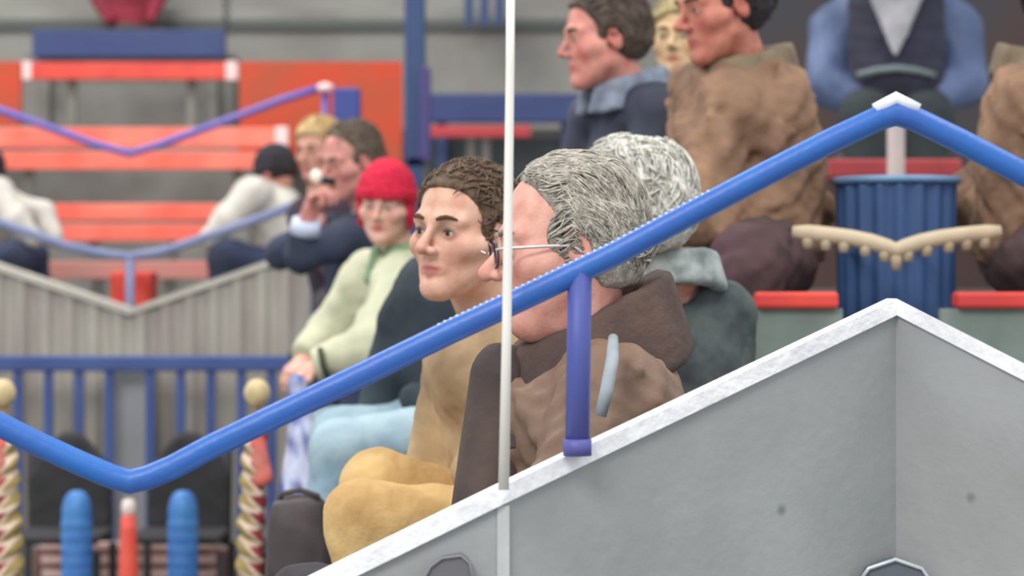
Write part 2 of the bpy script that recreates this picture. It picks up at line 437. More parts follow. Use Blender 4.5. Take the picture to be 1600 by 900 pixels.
    if collar is not None:
        cm, cr, chh, ct = collar[:4]; ctl = collar[4] if len(collar) > 4 else .25      # material, ring radius, height, tilt
        ringc = nb+tz*.0
        def fc(p):
            q = (p-ringc)@T.T; z = q[:, 2]+ctl*q[:, 0]
            r = np.sqrt((q[:, 0]*.95)**2+q[:, 1]**2)
            rad = cr*s+.25*np.clip(-z, -.1, .1)
            d = np.abs(r-rad)-ct
            d = smax(d, np.abs(z)-chh, .012)
            ang = np.abs(np.arctan2(q[:, 1], q[:, 0])); gap = .16-ang
            d = smax(d, gap*cr, .02)
            return d+.004*wob(p, 40, 31)
        V, Fs = nets(fc, ringc-.2, ringc+.2, ch*.75); mesh_obj('collar', V, Fs, cm, root)
    if shirt is not None:
        def fs(p): 
            q = (p-nb)@T.T
            return smax(cap(p, nb-tz*.02, nb-tz*.2+fw*.03, .075*s, .10*s)+.002*wob(p, 60, 9), -ell(p, nb+tz*.09, (.06, .06, .07)), .02)
        V, Fs = nets(fs, nb-.3, nb+.2, ch*.8); mesh_obj('shirt', V, Fs, shirt, root)
    if trousers is not None:
        def ft(p):
            d = ell(p, pl, (.15*s, .15*s, .10*s))
            for a, b, c_ in ((hpL, knL, anL), (hpR, knR, anR)):
                e = smin(cap(p, a, b, .085*s*bulk, .066*s*bulk), cap(p, b, c_, .064*s*bulk, .052*s*bulk), .03)
                d = smin(d, e, .02)
            return d+fold*.7*wob(p, 28, 41)+.3*fold*wob(p, 60, 42)
        ap = np.array([pl, knL, knR, anL, anR]); V, Fs = nets(ft, ap.min(0)-.16, ap.max(0)+.16, ch*1.2); mesh_obj('trousers', V, Fs, trousers, root)
        sm = shoes or mat('black_shoe', (52, 50, 52), rough=.5)
        for an in (anL, anR):
            def fs2(p):
                d = smin(cap(p, an-up*.035, an-up*.04+fw*.13, .042, .034), cap(p, an, an-up*.03, .042, .042), .03)
                return smax(d, (an[2]-.07)-p[:, 2], .004)
            V, Fs = nets(fs2, np.minimum(an, an+fw*.13)-.1, np.maximum(an, an+fw*.13)+.1, .009); mesh_obj('shoe', V, Fs, sm, root)
    return root, dict(nb=nb, pl=pl, shL=shL, shR=shR, elL=elL, elR=elR, wrL=wrL, wrR=wrR, H=H, T=T, head=head, toW=toW)

def mirror_copy(root, kpx, label, group=None):
    Y = root.location.y
    r = root.copy(); COL.objects.link(r); xm = (kpx-800)/F*Y
    r.location.x = 2*xm-root.location.x; r.scale.x = -1; r['label'] = label
    if group: r['group'] = group
    for ch in list(root.children):
        c = ch.copy(); COL.objects.link(c); c.parent = r
        for g_ in ch.children:
            d = g_.copy(); COL.objects.link(d); d.parent = c
    return r

# ---------------------------------------------------------------- materials
conc = mat('concrete_wall', (150, 150, 144), (132, 128, 124), 1.6, .9, .25, 30)
conc_d = mat('concrete_terrace', (140, 140, 134), (116, 112, 108), 2.2, .9, .2, 25)
ribc = mat('ribbed_concrete', (176, 172, 160), (158, 148, 142), 2.5, .9, .2, 25, stretch=(3, 1, .6))
redm = mat('red_bench_paint', (232, 84, 66), (214, 66, 58), 6, .45)
redl = mat('coral_bench_paint', (244, 132, 112), (232, 92, 72), 3, .4)
orange = mat('orange_board', (200, 66, 36), (172, 78, 48), 3, .6)
pale = mat('pale_end_cap', (250, 212, 208), rough=.5)
blue_d = mat('navy_board', (52, 66, 112), (60, 74, 118), 4, .6)
blue_c = mat('dark_blue_steel', (44, 72, 108), (52, 62, 110), 3, .5)
blue_f = mat('fence_blue_paint', (70, 92, 146), (60, 78, 134), 4, .5)
railm = mat('blue_handrail_paint', (44, 108, 186), (56, 98, 178), 9, .38, .1, 80)
postm = mat('violet_blue_paint', (74, 88, 160), (92, 92, 160), 6, .5)
whitem = mat('white_coping_paint', (255, 255, 255), (240, 240, 244), 30, .6, .3, 90)
polem = mat('white_pole_paint', (238, 234, 226), rough=.4)

# front parapet: concrete with stains and pits
fp = mat('front_parapet_concrete', (164, 166, 166), (150, 152, 151), 5, .85, .12, 60)
nt = fp.node_tree; nn = nt.nodes; b = nn['Principled BSDF']; lk = b.inputs['Base Color'].links[0]; src = lk.from_socket
tc = nn['Texture Coordinate'] if 'Texture Coordinate' in nn else [x for x in nn if x.type == 'TEX_COORD'][0]
vo = nn.new('ShaderNodeTexVoronoi'); vo.inputs['Scale'].default_value = 9; nt.links.new(tc.outputs['Object'], vo.inputs['Vector'])
rp = nn.new('ShaderNodeValToRGB'); rp.color_ramp.elements[0].position = .03; rp.color_ramp.elements[0].color = (.45, .45, .45, 1); rp.color_ramp.elements[1].position = .09; rp.color_ramp.elements[1].color = (1, 1, 1, 1)
nt.links.new(vo.outputs['Distance'], rp.inputs[0])
mx = nn.new('ShaderNodeMixRGB'); mx.blend_type = 'MULTIPLY'; mx.inputs[0].default_value = .8
nt.links.new(src, mx.inputs[1]); nt.links.new(rp.outputs[0], mx.inputs[2]); nt.links.new(mx.outputs[0], b.inputs['Base Color'])

# ---------------------------------------------------------------- structure
g = G(); g.box((-8, -2, -.1), (8, 10.2, 0)); struct(g.build('floor', conc_d))
# rear terrace on the left
terr = [(10.2, 1.0), (11.15, 1.25), (12.2, 1.6), (13.4, 2.2)]
for i, (y0, z) in enumerate(terr):
    y1 = terr[i+1][0] if i < 3 else 15.0
    o = G().box((-8, y0, -.1), (8, y1, z)).build('trim_%d' % (i+1), conc_d, bevel=.01); struct(o)
o = G().box((-8, 15.0, -.1), (8, 15.3, 3.06)).build('wall_back', conc); struct(o)
o = G().box((-8, 14.96, 2.93), (8, 15.0, 2.99)).build('trim_5', mat('dark_ledge', (92, 96, 92), rough=.9)); struct(o)
o = G().box((-8, 15.3, 3.06), (8, 15.6, 6)).build('wall_upper', conc); struct(o)
# seating terraces under the near spectators
def block(n, x0, x1, y0, y1, z):
    struct(G().box((x0, y0, 0), (x1, y1, z)).build('trim_%d' % n, conc_d, bevel=.008))
block(6, -.62, .02, 5.75, 6.8, .36)
block(7, -.70, .02, 6.8, 8.9, .52)
block(8, .02, 5, 4.85, 5.75, .60)
block(9, .02, 5, 5.75, 9.6, .68)

# front parapet wall: two runs that meet in a shallow inner corner below the rail's peak
def wall_pts(): return [(300, 1022, 2.78), (785, 784, 2.84), (1400, 489, 3.14), (1760, 674, 2.92)]
wp = wall_pts(); th = .07
g = G(); gc = G()
for i in range(len(wp)-1):
    a = P(*wp[i]); b_ = P(*wp[i+1]); u = nrm((b_-a)*np.array((1, 1, 0))); back = np.array((0, th, 0))
    lo = lambda p: np.array((p[0], p[1], 0))
    g.hexa([lo(a), lo(b_), lo(b_)+back, lo(a)+back, a, b_, b_+back, a+back])
    dz = np.array((0, 0, .019)); fr = np.array((0, -.007, 0)); bk = np.array((0, th+.007, 0)); dn = np.array((0, 0, -.003))
    gc.hexa([a+fr+dn, b_+fr+dn, b_+bk+dn, a+bk+dn, a+fr+dz, b_+fr+dz, b_+bk+dz, a+bk+dz])
struct(g.build('wall_front', fp))
struct(gc.build('trim_10', whitem))
# pale joint strip down the wall below the pole
a = P(777, 788, 2.836); b_ = P(796, 788, 2.836)
o = G().box((a[0], 2.8375, .6), (b_[0], 2.85, a[2]-.002)).build('trim_11', mat('joint_filler', (196, 200, 198), (184, 188, 186), 20, .85)); struct(o)
# dark grey plates set as small openings near the foot of the wall
def arch(px0, px1, top, Y, m_in, label, chev):
    r = thing('wall_bracket', label, 'bracket', P((px0+px1)/2, 930, Y))
    pc = (px0+px1)/2
    if chev: pts = [P(px0, 905, Y), P(px0+12, 888, Y), P(pc, top, Y), P(px1-12, 888, Y), P(px1, 905, Y), P(px1, 950, Y)]
    else: pts = [P(px0, 920, Y), P(px0+18, 885, Y), P(pc-8, top+4, Y), P(pc+22, top, Y), P(px1-8, 880, Y), P(px1, 925, Y)]
    V = [tuple(p) for p in pts]; bt = [(pts[0][0], Y, pts[0][2]-.1), (pts[-1][0], Y, pts[-1][2]-.08)]
    poly = V+[bt[1], bt[0]]; n = len(poly); gg = G(); gg.add(poly+[(x, y+.03, z) for x, y, z in poly], [tuple(range(n)), tuple(range(2*n-1, n-1, -1))]+[(i, i+n, (i+1) % n+n, (i+1) % n) for i in range(n)])
    gg.build('dark_plate', m_in, r)
    G().tube([p+np.array((0, -.002, 0)) for p in pts], .0028 if chev else .0015, 8).build('rim', mat('light_steel', (200, 206, 210), rough=.3, metal=.3) if chev else mat('dull_rim', (138, 138, 142)), r, True)
arch(1345, 1452, 874, 3.09, mat('blue_grey_plate', (98, 104, 112), rough=.6), 'peaked steel bracket with pale rim low on the concrete wall under the handrail peak', True)
arch(655, 742, 868, 2.80, mat('dark_grey_plate', (110, 108, 112), rough=.6), 'dark rounded plate low on the concrete wall left of the white pole', False)

# handrail
r = thing('handrail', 'bright blue tubular steel handrail running above the front concrete wall', 'handrail', P(900, 700, 2.84+.05))
YR = 2.87
rp_ = [(-300, 520), (-120, 606), (0, 664), (60, 694), (130, 726), (175, 745), (203, 753), (232, 746), (270, 730), (330, 698), (430, 650), (560, 588), (700, 520), (840, 455), (960, 397), (1080, 333), (1200, 270), (1300, 219), (1375, 184), (1400, 178), (1425, 184), (1500, 220), (1600, 272), (1800, 374), (2000, 470)]
G().tube([P(x, y, YR) for x, y in rp_], .0150, 20).build('rail_tube', railm, r, True)
G().tube([P(906, 425, YR), P(904, 560, YR), P(902, 706, YR)], .0148, 18).build('post', postm, r, True)
G().tube([P(902, 686, YR), P(902, 712, YR)], .0175, 18).build('post_foot', postm, r, True)
gg = G(); gg.tube([P(1368, 172, YR-.004), P(1400, 154, YR-.004), P(1434, 172, YR-.004)], .0085, 12)
gg.build('peak_highlight', mat('highlight_white', (232, 236, 246), rough=.5), r, True)  # white piece painted in as the highlight over the rail's peak
# stitched lacing ridge along the middle of the rail
gl = G()
for i in range(46):
    t = i/45; x = 690+t*420; y = np.interp(x, [q[0] for q in rp_], [q[1] for q in rp_])
    c = P(x, y, YR)+np.array((-.003, -.006, .0135)); gl.ball(c, (.0022, .0022, .0022), 8)
lc = gl.build('lacing', mat('pale_lacing', (196, 214, 240), rough=.4), r, True); lc['label'] = 'pale blue stitched ridge'
# slim white pole
o = G().tube([P(798, -60, 2.80), P(797, 100, 2.80), P(792, 500, 2.80), P(787, 765, 2.80)], [.0052, .0052, .0056, .0065], 16).build('slim_pole', polem, None, True)
tag(o, 'slim white vertical pole standing on the front wall before the grey-haired man', 'pole')

# ---- ribbed concrete parapet in a V, rear left
YP = 9.5; g = G()
pp = [(-330, 395), (-84, 395), (203, 492), (490, 392)]
N = 60
def ytop(x): return np.interp(x, [q[0] for q in pp], [q[1] for q in pp])
xs = np.linspace(-330, 490, 132)
V = []; Fs = []
for i, x in enumerate(xs):
    d = .018*(1 if (i//3) % 2 else 0); t = P(x, ytop(x), YP)
    V += [(t[0], YP-d, 0), (t[0], YP-d, t[2]), (t[0], YP+.12, t[2]), (t[0], YP+.12, 0)]
for i in range(len(xs)-1):
    a = i*4; c = a+4
    for k in range(4): Fs.append((a+k, a+(k+1) % 4, c+(k+1) % 4, c+k))
Fs += [(3, 2, 1, 0), (len(V)-4, len(V)-3, len(V)-2, len(V)-1)]
o = mesh_obj('wall_terrace', V, Fs, ribc, None, False); struct(o)
g = G()
for i in range(3):
    a = P(pp[i][0], pp[i][1], YP); b_ = P(pp[i+1][0], pp[i+1][1], YP); f_ = np.array((0, -.03, 0)); k_ = np.array((0, .14, 0)); u_ = np.array((0, 0, .025))
    g.hexa([a+f_, b_+f_, b_+k_, a+k_, a+f_+u_, b_+f_+u_, b_+k_+u_, a+k_+u_])
struct(g.build('trim_12', mat('pale_coping', (196, 190, 176), (180, 176, 166), 8, .8)))
o = G().pbox(486, 392, 497, 560, 9.42, .06).build('steel_edge_post', blue_c); a = o
tag(o, 'dark blue flat steel post at the right end of the ribbed concrete parapet', 'post')

# ---- blue fence with balusters
r = thing('railing_fence', 'blue steel fence with thin vertical bars before the ribbed parapet', 'fence', P(200, 900, 9.2)*np.array((1, 1, 0)))
a = P(-400, 580, 9.2); b_ = P(505, 556, 9.2)
G().box((a[0], 9.18, a[2]), (b_[0], 9.24, b_[2])).build('top_rail', blue_f, r, bevel=.008)
G().box((a[0], 9.19, .10), (b_[0], 9.23, .14)).build('bottom_rail', blue_f, r, bevel=.006)
for px in [235+47.5*k for k in range(0, 6)]+[171-47.5*k for k in range(0, 12)]:
    c = P(px, 580, 9.21); G().box((c[0]-.017, 9.195, .0), (c[0]+.017, 9.225, c[2]+.01)).build('baluster', blue_f, r)
c = P(203, 600, 9.35); o = G().box((c[0]-.07, 9.3, 0), (c[0]+.07, 9.44, P(0, 566, 9.35)[2])).build('concrete_pier', mat('pier_grey', (170, 168, 176), (160, 164, 160), 5, .9)); tag(o, 'pale concrete pier between the two black chairs, behind the blue fence', 'pier')

# ---- benches on the rear terrace
def bench(px0, px1, Y, slats, zf, label, m=redl, caps=True, group='red slatted benches on the rear terrace'):
    a = P(px0, 0, Y); b_ = P(px1, 0, Y); r = thing('slatted_bench', label, 'bench', ((a[0]+b_[0])/2, Y, zf), group)
    lo = 9
    for (y0, y1, dy) in slats:
        t = P(0, y0, Y)[2]; bt = P(0, y1, Y)[2]; lo = min(lo, bt)
        o = G().box((a[0], Y+dy, bt), (b_[0], Y+dy+.05, t)).build('slat', m, r, bevel=.006)
        if caps:
            for x in (a[0], b_[0]): G().box((x-.035, Y+dy-.01, bt-.004), (x+.035, Y+dy+.06, t+.004)).build('end_cap', pale, r, bevel=.008)
    for x in (a[0]+.25, b_[0]-.25): G().box((x-.025, Y+.1, zf), (x+.025, Y+.15, lo+.03)).build('leg', conc_d, r)
bench(40, 362, 13.9, [(97, 124, 0)], 2.2, 'red bench plank with pale ends, topmost, under the navy board', redm)
bench(-34, 440, 12.8, [(199, 230, 0), (237, 265, -.02)], 1.6, 'long coral red two-slat bench crossed by the thin violet rail')
bench(60, 345, 11.6, [(318, 344, 0), (350, 377, -.02)], 1.25, 'coral red two-slat bench between the two people in black caps', caps=False)
bench(60, 345, 10.85, [(408, 436, 0)], 1.0, 'lowest pinkish red bench just above the ribbed parapet dip', mat('dull_pink_paint', (206, 130, 120), (190, 140, 130), 4, .6), caps=False)
o = G().pbox(172, 425, 236, 936, 9.93, .2).build('red_box', mat('red_box_paint', (236, 84, 64), (200, 54, 50), 9, .6), bevel=.01)
tag(o, 'bright red box above the lowest point of the ribbed parapet', 'box')
# navy board, orange boards
o = G().pbox(50, 46, 352, 90, 14.3, .06).build('navy_board', blue_d, bevel=.01); tag(o, 'navy blue board above the topmost red bench plank', 'board')
for x in (70, 332): G().box((P(x, 0, 14.38)[0]-.03, 14.36, 2.2), (P(x, 0, 14.38)[0]+.03, 14.42, P(0, 60, 14.38)[2])).build('support', conc_d, o)
o = G().pbox(374, 96, 628, 262, 13.1, .05).build('orange_board', orange); tag(o, 'orange red board behind the smoking man, left of the blue column', 'board')
for x in (500, 605): G().box((P(x, 0, 13.16)[0]-.03, 13.15, 1.6), (P(x, 0, 13.16)[0]+.03, 13.19, P(0, 240, 13.16)[2])).build('support', blue_d, o)
o = G().pbox(-230, 96, 32, 196, 13.1, .05).build('orange_board', orange); tag(o, 'orange red board at the left edge beside the topmost bench', 'board')
for x in (-200, -60): G().box((P(x, 0, 13.16)[0]-.03, 13.15, 1.6), (P(x, 0, 13.16)[0]+.03, 13.19, P(0, 180, 13.16)[2])).build('support', blue_d, o)
r = thing('steel_column', 'tall dark blue steel column right of the orange board', 'column', (P(648, 0, 11.0)[0], 11.05, 0))
G().pbox(632, -400, 664, 262, 11.0, .1).build('shaft', blue_c, r, bevel=.01)
G().box((P(636, 0, 11)[0], 11.0, 0), (P(660, 0, 11)[0], 11.1, 1.9)).build('base', blue_c, r)
G().pbox(655, 105, 672, 250, 10.96, .1).build('switch_box', mat('violet_box', (70, 64, 116), rough=.6), r, bevel=.005)
o = G().pbox(672, 146, 905, 192, 13.2, .06).build('navy_board', blue_d, bevel=.01); tag(o, 'navy blue board between the blue column and the dark-jacketed man', 'board')
for x in (690, 885): G().box((P(x, 0, 13.28)[0]-.03, 13.26, 1.6), (P(x, 0, 13.28)[0]+.03, 13.32, P(0, 160, 13.28)[2])).build('support', blue_d, o)
bench(664, 830, 13.0, [(196, 214, 0)], 1.6, 'thin dark red bench plank under the navy board right of the blue column', mat('deep_red_paint', (186, 62, 66), rough=.5), caps=False)
o = G().pbox(668, 216, 905, 300, 13.32, .05).build('dark_bin', mat('dark_backing', (70, 78, 78), (60, 62, 66), 3, .9)); tag(o, 'dark grey board below the thin dark red bench plank', 'board')
# balusters at the top
for px in (733, 757, 781):
    o = G().pbox(px-7, -40, px+7, 40, 14.6, .04).build('steel_bar', blue_c); tag(o, 'short dark blue bar at the top, %s' % {733: 'leftmost of the three beside the white pole', 757: 'middle of the three beside the white pole', 781: 'rightmost of the three, next to the white pole'}[px], 'bar', 'dark blue bars at the top')
# dark chain
gg = G()
for i in range(7):
    c = P(352+(i % 2)*3, -10+i*9, 13.7); pts = [c+np.array((math.cos(a)*.014*(1 if i % 2 else .5), math.sin(a)*.012*(0 if i % 2 else 1), math.sin(a)*.022)) for a in np.linspace(0, 2*math.pi, 12, endpoint=False)]
    gg.tube(pts, .005, 6, closed=True)
o = gg.build('chain', mat('dark_chain', (40, 52, 60), rough=.5), None, True); tag(o, 'dark steel chain hanging at the right end of the navy board', 'chain')
# thin rails
def thin_rail(pts, Y, rr, m, name, label, posts):
    r = thing(name, label, 'rail', P(pts[len(pts)//2][0], 0, Y)*np.array((1, 1, 0))+np.array((0, 0, 1.0)))
    G().tube([P(x, y, Y) for x, y in pts], rr, 12).build('rail_tube', m, r, True)
    for (x, y) in posts: G().tube([P(x, y, Y), P(x, y, Y)*np.array((1, 1, 0))+np.array((0, 0, 1.0))], rr, 10).build('post', m, r, True)
    return r
r = thin_rail([(-104, 137), (40, 186), (150, 226), (203, 240), (256, 224), (360, 186), (440, 156), (508, 135)], 10.3, .017, mat('violet_rail', (96, 92, 176), (120, 100, 170), 8, .4), 'thin_handrail', 'thin violet blue handrail bent in a V across the red benches', [(508, 135)])
G().ball(P(508, 137, 10.28), (.036, .026, .022)).build('end_knob', pale, r, True)
r = thin_rail([(-104, 312), (40, 362), (110, 386), (170, 398), (203, 401), (250, 394), (300, 378), (380, 350), (470, 318)], 9.66, .019, mat('grey_blue_rail', (126, 132, 164), (110, 120, 156), 8, .5), 'thin_handrail', 'grey blue handrail dipping in front of the lower red benches', [(203, 401)])
o = G().pbox(520, 137, 562, 196, 10.2, .1).build('blue_box', mat('blue_box_paint', (58, 72, 140), rough=.5), bevel=.01); tag(o, 'small dark blue box behind the head of the smoking man', 'box')

# ---------------------------------------------------------------- spectators
jm_A = mat('brown_leather', (146, 116, 94), (104, 84, 72), 5, .55, .35, 22)
jm_Ac = mat('dark_brown_collar', (96, 76, 68), (74, 60, 56), 12, .85, .4, 60)
# A  grey-haired man with glasses
hA = P(884, 388, 3.40)
A, a = person('elderly man with grey hair and glasses in brown leather jacket, right behind the handrail', hA, (-1, -.10), 5, 2, s=1.0,
    tdir=(-.98, -.18), neck=P(920, 556, 3.45), pel=P(945, 985, 3.47), hh=.0024, ch=.0065, skin=(230, 182, 164), blush=(220, 146, 130), lips=(190, 116, 110),
    opt=dict(nose=1.15, age=1., fat=.5), hair=((204, 198, 184), (150, 142, 130), dict(thick=.008, wave=.004, line=.108, side=-.008, low=-.065, fh=.088, nape=-.01, locks=4200, len=.05, swirl=.22, fine=.5)),
    jacket=jm_A, collar=(jm_Ac, .112, .070, .018, .5), trousers=mat('dark_trousers', (72, 68, 70), (58, 56, 60), 10, .9), bulk=1.16, fold=.014, foldscale=24, brow=(150, 138, 126), shirt=mat('grey_green_shirt', (150, 156, 148), (176, 180, 174), 20, .9),
    stubble=(204, 146, 134), hands=(1, 1), J=dict(elL=P(880, 800, 3.24), wrL=P(745, 870, 3.24), elR=P(860, 800, 3.66), wrR=P(740, 860, 3.6)))
def fvt(p): return smax(cap(p, P(790, 590, 3.42), P(765, 960, 3.42), .050, .078), cap(p, P(820, 560, 3.42), P(800, 960, 3.42), .05, .05)*-1-.5, .01)+.006*wob(p*np.array((1, 1, .5)), 26, 77)
iso('jacket_front', fvt, [P(790, 590, 3.42), P(765, 960, 3.42)], .13, .007, mat('dark_jacket_lining', (92, 78, 72), (66, 56, 56), 7, .8, .3, 30), A)
def fsh(p):
    c = a['nb']+np.array((-.012, 0, .014)); q = p-c; z = q[:, 2]-.35*q[:, 0]*-1
    return smax(np.abs(np.sqrt(q[:, 0]**2+q[:, 1]**2)-.078)-.006, np.abs(z)-.022, .006)+.002*wob(p, 60, 3)
iso('shirt_collar', fsh, [a['nb']], .13, .005, mat('shirt_collar_cloth', (176, 184, 174), (206, 206, 206), 24, .9), A)
# glasses of A
gm = mat('glasses_frame', (214, 206, 206), rough=.3, metal=.4); gd = mat('glasses_dark', (84, 68, 78), rough=.3)
gl = bpy.data.objects.new('glasses', None); COL.objects.link(gl); gl.parent = A; gl['label'] = 'thin metal framed glasses'
toW = a['toW']
for sg in (1, -1):
    c = (.106, .035*sg, -.002); pts = [toW((c[0]-.003*abs(math.cos(t)), c[1]+.024*math.cos(t)*1.0, c[2]+.019*math.sin(t))) for t in np.linspace(0, 2*math.pi, 24, endpoint=False)]
    G().tube(pts, .0018, 8, closed=True).build('lens_rim', gd, gl, True)
    G().tube([toW((.105, .058*sg, .004)), toW((.09, .074*sg, .004)), toW((.04, .083*sg, .002)), toW((.0, .087*sg, .0)), toW((-.012, .088*sg, -.012))], .0024, 8).build('temple_arm', gm, gl, True)
G().tube([toW((.116, -.010, .002)), toW((.121, 0, .006)), toW((.116, .010, .002))], .0016, 8).build('bridge', gm, gl, True)
# pale strap down the jacket back
sp = [P(958, 528, 3.21), P(957, 560, 3.17), P(948, 610, 3.14), P(938, 650, 3.14)]
o = G().tube(sp, [.007, .009, .009, .008], 12).build('strap', mat('pale_strap', (160, 168, 172), (140, 148, 156), 30, .7), A, True)

# B young man
jm_B = mat('tan_jacket', (190, 164, 126), (146, 120, 90), 6, .8, .3, 30)
tm_B = mat('tan_trousers', (226, 192, 132), (186, 150, 98), 9, .9, .4, 40)
plB = P(838, 830, 4.05)
B, b = person('young man with short brown hair and tan clothes, looking left beside the grey-haired man', P(722, 366, 3.98), (-.60, -.80), 0, -4, s=.93, tdir=(-.85, -.5),
    neck=P(778, 515, 4.06), pel=plB, hh=.0027, ch=.008, skin=(232, 192, 166), blush=(216, 156, 138), lips=(190, 116, 108), opt=dict(nose=.95, darkeye=True), hands=(0, 0),
    hair=((122, 100, 80), (92, 72, 56), dict(thick=.008, wave=.003, line=.082, fh=.072, fx=.012, locks=900, len=.025, swirl=.8)), jacket=jm_B, trousers=tm_B, collar=(mat('pale_grey_scarf', (176, 168, 160), (96, 84, 80), 22, .9), .092, .034, .018), bulk=1.0,
    J=dict(shw=.155, wrL=P(740, 740, 3.98), wrR=P(750, 740, 4.10), knL=P(566, 812, 3.86), knR=P(590, 762, 4.05), anL=P(580, 1010, 3.84), anR=P(590, 1020, 4.10)), brow=(90, 66, 48))

# C woman in red knit hat
hC = P(602, 322, 6.2)
C, c_ = person('woman in red knit hat and pale green jacket, reaching down left', hC, (-.22, -.97), 8, -3, s=.79, tdir=(-.75, -.66), neck=P(628, 402, 6.26), pel=P(690, 690, 6.30), hh=.0045, ch=.011,
    skin=(236, 196, 176), blush=(224, 164, 146), lips=(190, 100, 98), hair=None, hat=((222, 44, 74), (196, 30, 58), dict(tall=.004, line=.022, tilt=.5, flap=True)),
    jacket=mat('pale_green_jacket', (212, 210, 180), (180, 184, 156), 7, .8, .3, 30), collar=(mat('green_scarf', (132, 160, 126), (110, 138, 108), 20, .9), .085, .045, .02),
    trousers=mat('light_blue_jeans', (172, 194, 202), (138, 166, 182), 9, .85, .3, 50), bulk=1.5, fold=.008,
    J=dict(shL=P(632, 445, 6.12), elL=P(578, 545, 5.98), wrL=P(494, 572, 5.98), shR=P(575, 440, 6.36), elR=P(520, 520, 6.4), wrR=P(478, 560, 6.3),
           knL=P(528, 712, 6.05), knR=P(520, 684, 6.32), anL=P(470, 850, 6.02), anR=P(478, 830, 6.36)), curl=.9,
    wdir=((nrm((-.75, -.2, -.5)), (-.3, 0, -1)), None), hands=(1, 1))
cf = [P(500, 545, 5.93), P(505, 572, 5.90), P(515, 598, 5.93)]
cb = G().tube(cf, .008, 10).build('cuff_strap', mat('dark_green_strap', (62, 70, 52), rough=.8), C, True)

# Q person mostly hidden by the young man
Q, q_ = person('person in dark teal jacket and pale blue jeans hidden behind the young man', P(716, 352, 5.15), (-.5, -.85), 0, 0, s=.95, tdir=(-.55, -.83), neck=P(720, 470, 5.2), pel=P(740, 665, 5.2), hh=.005, ch=.012,
    skin=(214, 160, 140), hair=((150, 116, 82), (120, 90, 64), dict(thick=.014)), jacket=mat('dark_teal_jacket', (58, 72, 78), (44, 50, 58), 6, .85, .2, 30), collar=(mat('pale_grey_scarf', (0, 0, 0)), .088, .04, .018),
    trousers=mat('light_blue_jeans', (0, 0, 0)), bulk=.95, hands=(0, 0), J=dict(wrL=P(650, 620, 5.1), wrR=P(630, 610, 5.3), knL=P(530, 700, 5.0), knR=P(530, 680, 5.25), anL=P(495, 960, 5.0), anR=P(490, 940, 5.3)))
# D smoking man
plD = P(585, 560, 7.35)
D, d = person('man in navy jacket raising his hand to his mouth, behind the red hat', P(548, 252, 7.3), (-.82, -.57), 14, -4, s=.93, tdir=(-.45, -.9), neck=P(582, 335, 7.36), pel=plD, hh=.0055, ch=.012,
    skin=(222, 164, 152), blush=(206, 128, 120), hair=((128, 112, 96), (104, 90, 78), dict(thick=.007, line=.10, fh=.09, side=-.004)), jacket=mat('navy_jacket', (56, 62, 84), (44, 52, 66), 6, .8, .2, 30),
    trousers=mat('navy_trousers', (58, 66, 92), rough=.9), J=dict(knL=P(610, 575, 6.98), knR=P(560, 575, 7.0), anL=P(610, 740, 6.98), anR=P(560, 740, 7.0), shL=P(548, 372, 7.22), elL=P(470, 400, 7.05), wrL=P(478, 350, 7.02), elR=P(440, 395, 7.5), wrR=P(500, 345, 7.35)),
    wdir=((nrm((.25, -.1, .95)), (1, -.3, 0)), (nrm((.2, 0, 1)), (1, 0, 0))), curl=1.0, hands=(1, 0), shirt=mat('white_shirt', (214, 216, 226), rough=.8))
dv = nrm(d['wrL']-d['elL'])
G().tube([d['wrL']-dv*.03, d['wrL']+dv*.012], [.045, .043], 16).build('shirt_cuff', mat('white_cuff', (206, 216, 238), rough=.8), D, True)
G().tube([P(502, 281, 7.06), P(520, 284, 7.12)], .012, 10).build('mouthpiece', mat('black_mouthpiece', (48, 52, 54), rough=.5), D, True)
G().ball(P(494, 276, 7.05), (.018, .018, .022), 12).build('white_tip', mat('white_tip', (246, 240, 226), rough=.6), D, True)
# E blond head behind D
E, e = person('person with light blond hair just left of the navy-jacketed man', P(497, 236, 8.3), (-.5, -.8), 8, 0, s=.86, tdir=(-.6, -.8), hh=.006, ch=.016, skin=(222, 172, 150), blush=(204, 140, 124),
    hair=((226, 194, 138), (196, 160, 108), dict(thick=.016, wave=.005, line=.07, side=.02, ears=False)), jacket=mat('dark_plum_jacket', (66, 44, 54), (56, 50, 64), 8, .9), trousers=mat('dark_trousers', (70, 70, 74)), hands=(0, 0), pel=P(545, 470, 8.4), J=dict(shw=.12, elL=P(548, 400, 8.3), elR=P(500, 390, 8.3), wrL=P(545, 440, 8.1), wrR=P(530, 440, 8.1), knL=P(555, 480, 8.0), knR=P(525, 480, 8.0), anL=P(555, 600, 8.0), anR=P(530, 600, 8.0)))
# F person in beige jacket with black cap (and mirrored companion)
F_, f_ = person('seated person in black cap, beige jacket and navy trousers, left of the smoker', P(430, 272, 10.05), (-.75, .5), 26, 0, s=.86, tdir=(-.85, -.4), neck=P(424, 300, 10.08), pel=P(452, 430, 10.08), hh=.006, ch=.013,
    skin=(214, 160, 140), hair=((60, 50, 46), (50, 42, 40), dict(low=-.05)), hat=((44, 52, 50), (50, 40, 54), dict(tall=-.004, line=.0, tilt=1)), jacket=mat('beige_jacket', (208, 202, 192), (184, 178, 170), 5, .85, .2, 25),
    trousers=mat('navy_blue_trousers', (58, 68, 100), (48, 54, 74), 5, .85), bulk=1.25, J=dict(shw=.17, elL=P(352, 345, 9.86), wrL=P(325, 374, 9.84), elR=P(360, 335, 10.25), wrR=P(335, 372, 10.2), shL=P(395, 302, 9.92), knL=P(352, 402, 9.84), knR=P(360, 400, 10.1), anL=P(346, 470, 9.84), anR=P(352, 468, 10.15)), hands=(0, 0))
F2 = mirror_copy(F_, 203, 'seated person in beige jacket and navy trousers cut off by the left edge')

